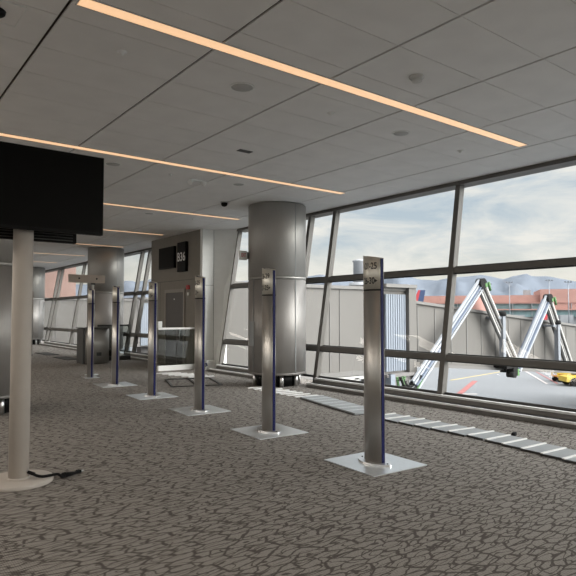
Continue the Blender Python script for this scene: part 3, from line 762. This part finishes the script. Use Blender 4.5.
# pink brick wing beyond the far windows
e = empty('brick_wing', (14.0, 80, AZ), 'pink brick building wing behind the far left windows', 'building')
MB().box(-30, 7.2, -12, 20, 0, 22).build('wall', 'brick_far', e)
f = MB()
for k in range(4): f.box(-26+8*k, -20+8*k, -12.15, -12, 5.0, 6.6)
f.build('window_band', 'tglass', e)
MB().box(-30.3, 7.6, -12.4, 20.4, 22, 22.5).build('parapet', 'brick_d', e)

# control tower
e = empty('control_tower', (105.6, 106.9, AZ), 'white cylindrical ramp tower rising behind the passenger bridge', 'tower')
MB().lathe([(1.9, 0), (1.9, 12.6)], n=32).build('shaft', 'white_o', e)
MB().lathe([(2.6, 12.6), (2.7, 12.8), (2.7, 14.0), (2.0, 14.2)], n=32).build('lower_ring', 'white_o', e)
MB().lathe([(1.6, 14.2), (1.6, 19.4), (1.8, 19.6), (1.8, 19.9), (0.5, 20.3)], n=32).build('cabin', 'white_o', e)

# aircraft
def aircraft(loc, rz, label):
    e = empty('aircraft', loc, label, 'aircraft', 'parked aircraft', rz)
    prof = [(0.05, 0), (0.6, 1.0), (1.1, 2.4), (1.45, 4.5), (1.5, 8), (1.5, 19), (1.2, 23), (0.7, 26), (0.2, 28.5)]
    b = MB().lathe([(r, z) for r, z in prof], n=24)
    for v in b.bm.verts: v.co = Vector((v.co.z-25.0, v.co.y, v.co.x+3.0))
    b.build('fuselage', 'white_o', e)
    def vprism(poly, y0, y1, n, m): return MB().prism(poly, y0, y1).build(n, m, e)
    vprism([(-2.2, 4.2), (1.8, 4.2), (2.15, 6.1), (-0.6, 6.1)], -0.12, 0.12, 'fin_base', 'redtail')
    vprism([(-0.6, 6.1), (0.8, 6.1), (2.0, 10.9), (1.6, 10.9)], -0.12, 0.12, 'fin_stripe', 'redtail')
    vprism([(0.8, 6.1), (2.15, 6.1), (3.0, 10.9), (2.0, 10.9)], -0.12, 0.12, 'fin', 'navy')
    for s in (-1, 1):
        MB().hexa([(-15, 0, 2.3), (-9, 0, 2.3), (-5.5, s*12, 3.0), (-7.5, s*12, 3.0), (-15, 0, 2.6), (-9, 0, 2.6), (-5.5, s*12, 3.1), (-7.5, s*12, 3.1)]).build('wing', 'white_o', e)
        MB().hexa([(-1, 0, 4.0), (1.5, 0, 4.0), (3, s*4.5, 4.4), (1.8, s*4.5, 4.4), (-1, 0, 4.15), (1.5, 0, 4.15), (3, s*4.5, 4.5), (1.8, s*4.5, 4.5)]).build('tailplane', 'white_o', e)
        MB().tube((-14, s*4.2, 1.5), (-10.5, s*4.2, 1.5), 0.75, 20, 0.5).build('engine', 'white_o', e)
        MB().tube((-11, s*1.8-0.2, 0.5), (-11, s*1.8+0.2, 0.5), 0.5, 18).build('wheel', 'rubber', e)
        MB().tube((-11, s*1.8, 0.5), (-11, s*1.3, 2.4), 0.12, 10).build('gear_strut', 'polegrey', e)
    MB().tube((-23, -0.2, 0.4), (-23, 0.2, 0.4), 0.4, 18).build('wheel', 'rubber', e)
    MB().tube((-23, 0, 0.4), (-23, 0, 2.0), 0.1, 10).build('gear_strut', 'polegrey', e)
    return e
aircraft((91.1, 77.6, AZ), -0.656, 'parked aircraft whose red and navy tail shows above the bridge portal')
aircraft((148.4, 81.7, AZ), -0.656, 'far parked aircraft, its small red tail beside the farther cable arm')

# light poles
for k, (x, y, h, lb) in enumerate([(158.9, 104.2, 15.3, 'left of the four'), (162.2, 99.0, 15.7, 'tall one over the middle of the terminal'), (167.8, 89.3, 16.1, 'near the far cable arm'), (170.1, 84.7, 15.5, 'rightmost, over the tall brick block')]):
    e = empty('apron_light_pole', (x, y, AZ), 'thin floodlight pole against the mountains, ' + lb, 'light pole', 'floodlight poles by the terminal')
    MB().tube((0, 0, 0), (0, 0, h), 0.16, 10, 0.1).build('mast', 'polegrey', e)
    MB().obox((0, 0, 0), dirv, (-dirv.y, dirv.x, 0), 1.0, 0.1, h-0.12, h+0.05).build('crossbar', 'polegrey', e)
    b = MB()
    for s in (-0.8, 0, 0.8): b.obox(dirv*s, dirv, (-dirv.y, dirv.x, 0), 0.2, 0.15, h+0.05, h+0.3)
    b.build('floodlight', 'polegrey', e)

# distant white bridges in front of the terminal
for k, (t, d_, lb) in enumerate([(13, 22, 'leftmost, behind the first cable arm'), (30, 18, 'left of centre under the terminal windows'), (38, 20, 'middle, left of the farther cable arm'), (49, 18, 'right of the farther cable arm'), (58, 22, 'at the right picture edge')]):
    nrm = Vector((-dirv.y, dirv.x, 0)); nrm = -nrm if nrm.dot(p0) > 0 else nrm
    c = p0+dirv*t+nrm*(7.5 if k in (1, 3) else 6.0)
    e = empty('distant_bridge', (c.x, c.y, AZ), 'small white passenger bridge at the distant terminal, ' + lb, 'jet bridge', 'white bridges at the far terminal')
    a2 = (nrm+dirv*(0.12 if k % 2 else 0.0)).normalized()
    b2 = Vector((-a2.y, a2.x, 0))
    MB().obox(a2*d_/2, a2, b2, d_/2, 1.2, 2.6, 5.4).build('tunnel', 'white_o', e)
    MB().obox(a2*(d_+1.4), a2, b2, 1.4, 1.8, 2.3, 5.8).build('cab', 'white_o', e)
    MB().obox(a2*d_*0.98, a2, b2, 0.1, 1.25, 3.6, 4.8).build('cab_window', 'tglass', e)
    MB().obox(a2*d_*0.75, a2, b2, 0.4, 0.8, 0, 2.6).build('leg', 'polegrey', e)
    MB().obox(a2*2, a2, b2, 0.5, 0.5, 0, 2.6).build('leg', 'polegrey', e)

# ground vehicles; local x runs to the right in the photo
rzv = -0.656
e = empty('baggage_tug', (49.8, 23.7, AZ), 'yellow baggage tug on the apron at the right window edge', 'vehicle', rz=rzv)
poly = [(-1.75, 0.35), (1.6, 0.35), (1.6, 0.95), (0.7, 1.0), (0.5, 0.72), (-0.3, 0.72), (-0.5, 0.95), (-1.75, 0.80)]
MB().prism(poly, -0.75, 0.75).build('body', 'yellow', e, bevel=0.04)
MB().box(-0.85, -0.1, -0.62, 0.5, 0.80, 1.45).build('engine_cover', 'bridge_d', e, bevel=0.15)
MB().box(0.0, 0.5, -0.5, 0.5, 0.72, 0.95).build('seat', 'rubber', e, bevel=0.05)
MB().box(0.45, 0.6, -0.5, 0.5, 0.9, 1.35).build('backrest', 'rubber', e, bevel=0.05)
MB().tube((-0.35, 0, 0.9), (-0.1, 0, 1.45), 0.03, 8).build('steering_column', 'rubber', e)
MB().box(-1.1, -0.2, -0.4, 0.4, 1.50, 1.75).build('warning_box', 'redtail', e, bevel=0.04)
MB().box(-0.9, -0.4, -0.3, 0.3, 1.44, 1.5).build('box_mount', 'bridge_d', e)
for x in (-1.1, 1.1):
    for y in (-0.7, 0.7): MB().tube((x, y-0.12, 0.36), (x, y+0.12, 0.36), 0.36, 20).build('wheel', 'rubber', e)
e = empty('baggage_cart', (51.3, 26.0, AZ), 'orange railed baggage cart parked left of the yellow tug', 'cart', rz=rzv)
MB().box(-0.95, 0.95, -0.6, 0.6, 0.45, 0.55).build('deck', 'orange', e)
b = MB()
for x in (-0.92, -0.31, 0.31, 0.92):
    for y in (-0.57, 0.57): b.box(x-0.04, x+0.04, y-0.04, y+0.04, 0.55, 1.5)
for z in (0.8, 1.15, 1.5):
    for y in (-0.57, 0.57): b.box(-0.95, 0.95, y-0.035, y+0.035, z-0.04, z+0.04)
    b.box(-0.95, -0.88, -0.57, 0.57, z-0.04, z+0.04)
b.build('railing', 'yellow', e)
MB().box(-0.5, 0.8, -0.5, 0.5, 0.55, 1.1).build('load', 'orange', e, bevel=0.05)
for x in (-0.7, 0.7):
    for y in (-0.5, 0.5): MB().tube((x, y-0.07, 0.23), (x, y+0.07, 0.23), 0.23, 16).build('wheel', 'rubber', e)
MB().box(0.95, 1.6, -0.03, 0.03, 0.42, 0.50).build('tow_bar', 'bridge_d', e)
e = empty('service_truck', (17.0, 34.0, AZ), 'white box truck on the apron seen through the far windows', 'vehicle', rz=0.4)
MB().box(-1.6, 2.6, -1.1, 1.1, 0.8, 3.2).build('box_body', 'white_o', e, bevel=0.04)
MB().prism([(-3.4, 0.6), (-1.65, 0.6), (-1.65, 2.5), (-2.6, 2.5), (-3.3, 1.6)], -1.05, 1.05).build('cab', 'white_o', e, bevel=0.05)
MB().prism([(-3.22, 1.62), (-3.27, 1.62), (-2.65, 2.42), (-2.6, 2.42)], -0.95, 0.95).build('windscreen', 'tglass', e)
MB().box(-3.3, 2.5, -0.7, 0.7, 0.5, 0.8).build('chassis', 'bridge_d', e)
for x in (-2.5, 1.7):
    for y in (-0.95, 0.95): MB().tube((x, y-0.14, 0.45), (x, y+0.14, 0.45), 0.45, 20).build('wheel', 'rubber', e)

# ------------------------------------------------------------------ mountains (real relief far behind the terminal)
camyaw = math.atan(443/576)
prof = [(-600, 268), (-300, 276), (-100, 283), (60, 284), (120, 284), (150, 279), (230, 281), (305, 277), (322, 274), (335, 278), (350, 279), (380, 276), (395, 272), (405, 275), (420, 279), (437, 280), (452, 277), (470, 275),
        (482, 274), (494, 277), (503, 279), (512, 276), (520, 274), (526, 272), (533, 275), (548, 276), (560, 279), (576, 281), (640, 277), (760, 270), (900, 264), (1200, 272)]
def elev(a):            # a = azimuth from camera heading; returns ridge elevation tangent
    u = 288+576*math.tan(max(-1.0, min(1.0, a)))
    for (u0, v0), (u1, v1) in zip(prof, prof[1:]):
        if u0 <= u <= u1:
            v = v0+(v1-v0)*(u-u0)/(u1-u0); return (314-v)/576*math.cos(a)
    return 0.07
from mathutils import noise as mn
bm = bmesh.new(); R0, R1, NA, NR = 2600., 3900., 420, 26
grid = []
for j in range(NR+1):
    row = []
    for i in range(NA+1):
        a = -1.45+2.9*i/NA
        t = j/NR; R = R0+(R1-R0)*t
        hgt = elev(a)*3550*1.0
        tt = t/0.73
        s = tt**1.25 if tt < 1 else max(0, 1-(tt-1)*1.2)
        p = Vector((math.sin(camyaw+a)*R, math.cos(camyaw+a)*R, 0))
        nz = mn.fractal(p*0.0042, 1.0, 2.0, 5)
        sp = mn.fractal(Vector((a*16, t*1.2, 2)), 1.0, 2.0, 4)
        z = hgt*s*(1+0.0*nz) + (1-abs(2*s-1))*hgt*(0.30*nz+0.42*sp)
        if 0.85 < tt < 1.15: z += hgt*0.035*nz
        row.append(bm.verts.new((p.x, p.y, AZ-2+z+6)))
    grid.append(row)
for j in range(NR):
    for i in range(NA):
        f = bm.faces.new((grid[j][i], grid[j][i+1], grid[j+1][i+1], grid[j+1][i])); f.smooth = True
mb = MB(); mb.bm.free(); mb.bm = bm
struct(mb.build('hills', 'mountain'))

# ------------------------------------------------------------------ sky
w = bpy.data.worlds.new('cloudy_sky'); scene.world = w; w.use_nodes = True
nt = w.node_tree; nt.nodes.clear(); N = nt.nodes.new; L = nt.links.new
out = N('ShaderNodeOutputWorld'); bg = N('ShaderNodeBackground'); L(bg.outputs[0], out.inputs[0])
tc = N('ShaderNodeTexCoord'); sx = N('ShaderNodeSeparateXYZ'); L(tc.outputs['Generated'], sx.inputs[0])
r = N('ShaderNodeValToRGB'); L(sx.outputs['Z'], r.inputs[0])
el = r.color_ramp.elements
el[0].position = 0.0; el[0].color = (0.84, 0.78, 0.60, 1)
el[1].position = 1.0; el[1].color = (3.2, 3.25, 3.3, 1)
for p, c in ((0.05, (0.82, 0.80, 0.68, 1)), (0.12, (0.56, 0.65, 0.71, 1)), (0.30, (0.46, 0.58, 0.70, 1)), (0.42, (1.7, 1.78, 1.86, 1)), (0.6, (2.8, 2.88, 2.96, 1))):
    x = el.new(p); x.color = c
dv = N('ShaderNodeVectorMath'); dv.operation = 'MULTIPLY'; dv.inputs[1].default_value = (3.6, 3.6, 13.0); L(tc.outputs['Generated'], dv.inputs[0])
n = N('ShaderNodeTexNoise'); n.inputs['Scale'].default_value = 1.5; n.inputs['Detail'].default_value = 9; n.inputs['Roughness'].default_value = 0.62
n.inputs['Distortion'].default_value = 0.4
L(dv.outputs[0], n.inputs['Vector'])
cr = N('ShaderNodeValToRGB'); cr.color_ramp.elements[0].position = 0.36; cr.color_ramp.elements[1].position = 0.64
cr.color_ramp.elements[0].color = (0, 0, 0, 1); cr.color_ramp.elements[1].color = (1, 1, 1, 1)
L(n.outputs['Fac'], cr.inputs[0])
mx = N('ShaderNodeMix'); mx.data_type = 'RGBA'; mx.inputs[7].default_value = (0.98, 0.955, 0.89, 1)
L(r.outputs[0], mx.inputs[6])
fm = N('ShaderNodeMath'); fm.operation = 'MULTIPLY'; fm.inputs[1].default_value = 0.9; L(cr.outputs[0], fm.inputs[0]); L(fm.outputs[0], mx.inputs[0])
# brighter part of the overcast, where the veiled sun stands
sd = Vector((0.44, -0.85, 0.44)).normalized()
dt = N('ShaderNodeVectorMath'); dt.operation = 'DOT_PRODUCT'; dt.inputs[1].default_value = sd; L(tc.outputs['Generated'], dt.inputs[0])
mr = N('ShaderNodeMapRange'); mr.inputs[1].default_value = 0.42; mr.inputs[2].default_value = 1.0; mr.inputs[3].default_value = 0.0; mr.inputs[4].default_value = 1.0
L(dt.outputs['Value'], mr.inputs[0])
ma = N('ShaderNodeMath'); ma.operation = 'MULTIPLY_ADD'; ma.inputs[1].default_value = 4.0; ma.inputs[2].default_value = 1.0
L(mr.outputs[0], ma.inputs[0])
L(mx.outputs[2], bg.inputs['Color']); L(ma.outputs[0], bg.inputs['Strength'])

sl = bpy.data.lights.new('veiled_sun', 'SUN'); sl.energy = 4.2; sl.angle = math.radians(45); sl.color = (1, 0.96, 0.9)
so = bpy.data.objects.new('veiled_sun', sl); COL.objects.link(so)
so.rotation_euler = Vector(-sd).to_track_quat('-Z', 'Y').to_euler()

# unseen warm area lamps added under the ceiling to fill the hall
for x, y, p in [(-4.5, 4.345+3.9*k, 65 if k < 1 else 185) for k in range(-3, 10)]+[(2.5, -3.5, 90), (2.5, -7.4, 90)]:
    al = bpy.data.lights.new('hall_fill_lamp', 'AREA'); al.shape = 'RECTANGLE'; al.size = 6.3; al.size_y = 1.2; al.energy = p; al.color = (1, 0.90, 0.79)
    ao = bpy.data.objects.new('hall_fill_lamp', al); COL.objects.link(ao); ao.location = (x, y, CZ-0.03)

# ------------------------------------------------------------------ camera
cam = bpy.data.cameras.new('camera'); cam.sensor_width = 36; cam.lens = 36.0; cam.clip_end = 12000; cam.clip_start = 0.05
co = bpy.data.objects.new('camera', cam); COL.objects.link(co)
co.location = (0, 0, 1.55); co.rotation_euler = (PI/2+math.atan(26/576), 0, -camyaw)
scene.camera = co
scene.view_settings.view_transform = 'Standard'; scene.view_settings.look = 'None'
scene.view_settings.exposure = 0.0; scene.view_settings.gamma = 1.0
scene.view_settings.use_curve_mapping = False
scene.cycles.use_denoising = True
scene.cycles.max_bounces = 10; scene.cycles.diffuse_bounces = 6; scene.cycles.transparent_max_bounces = 24
scene.cycles.caustics_reflective = False; scene.cycles.caustics_refractive = False
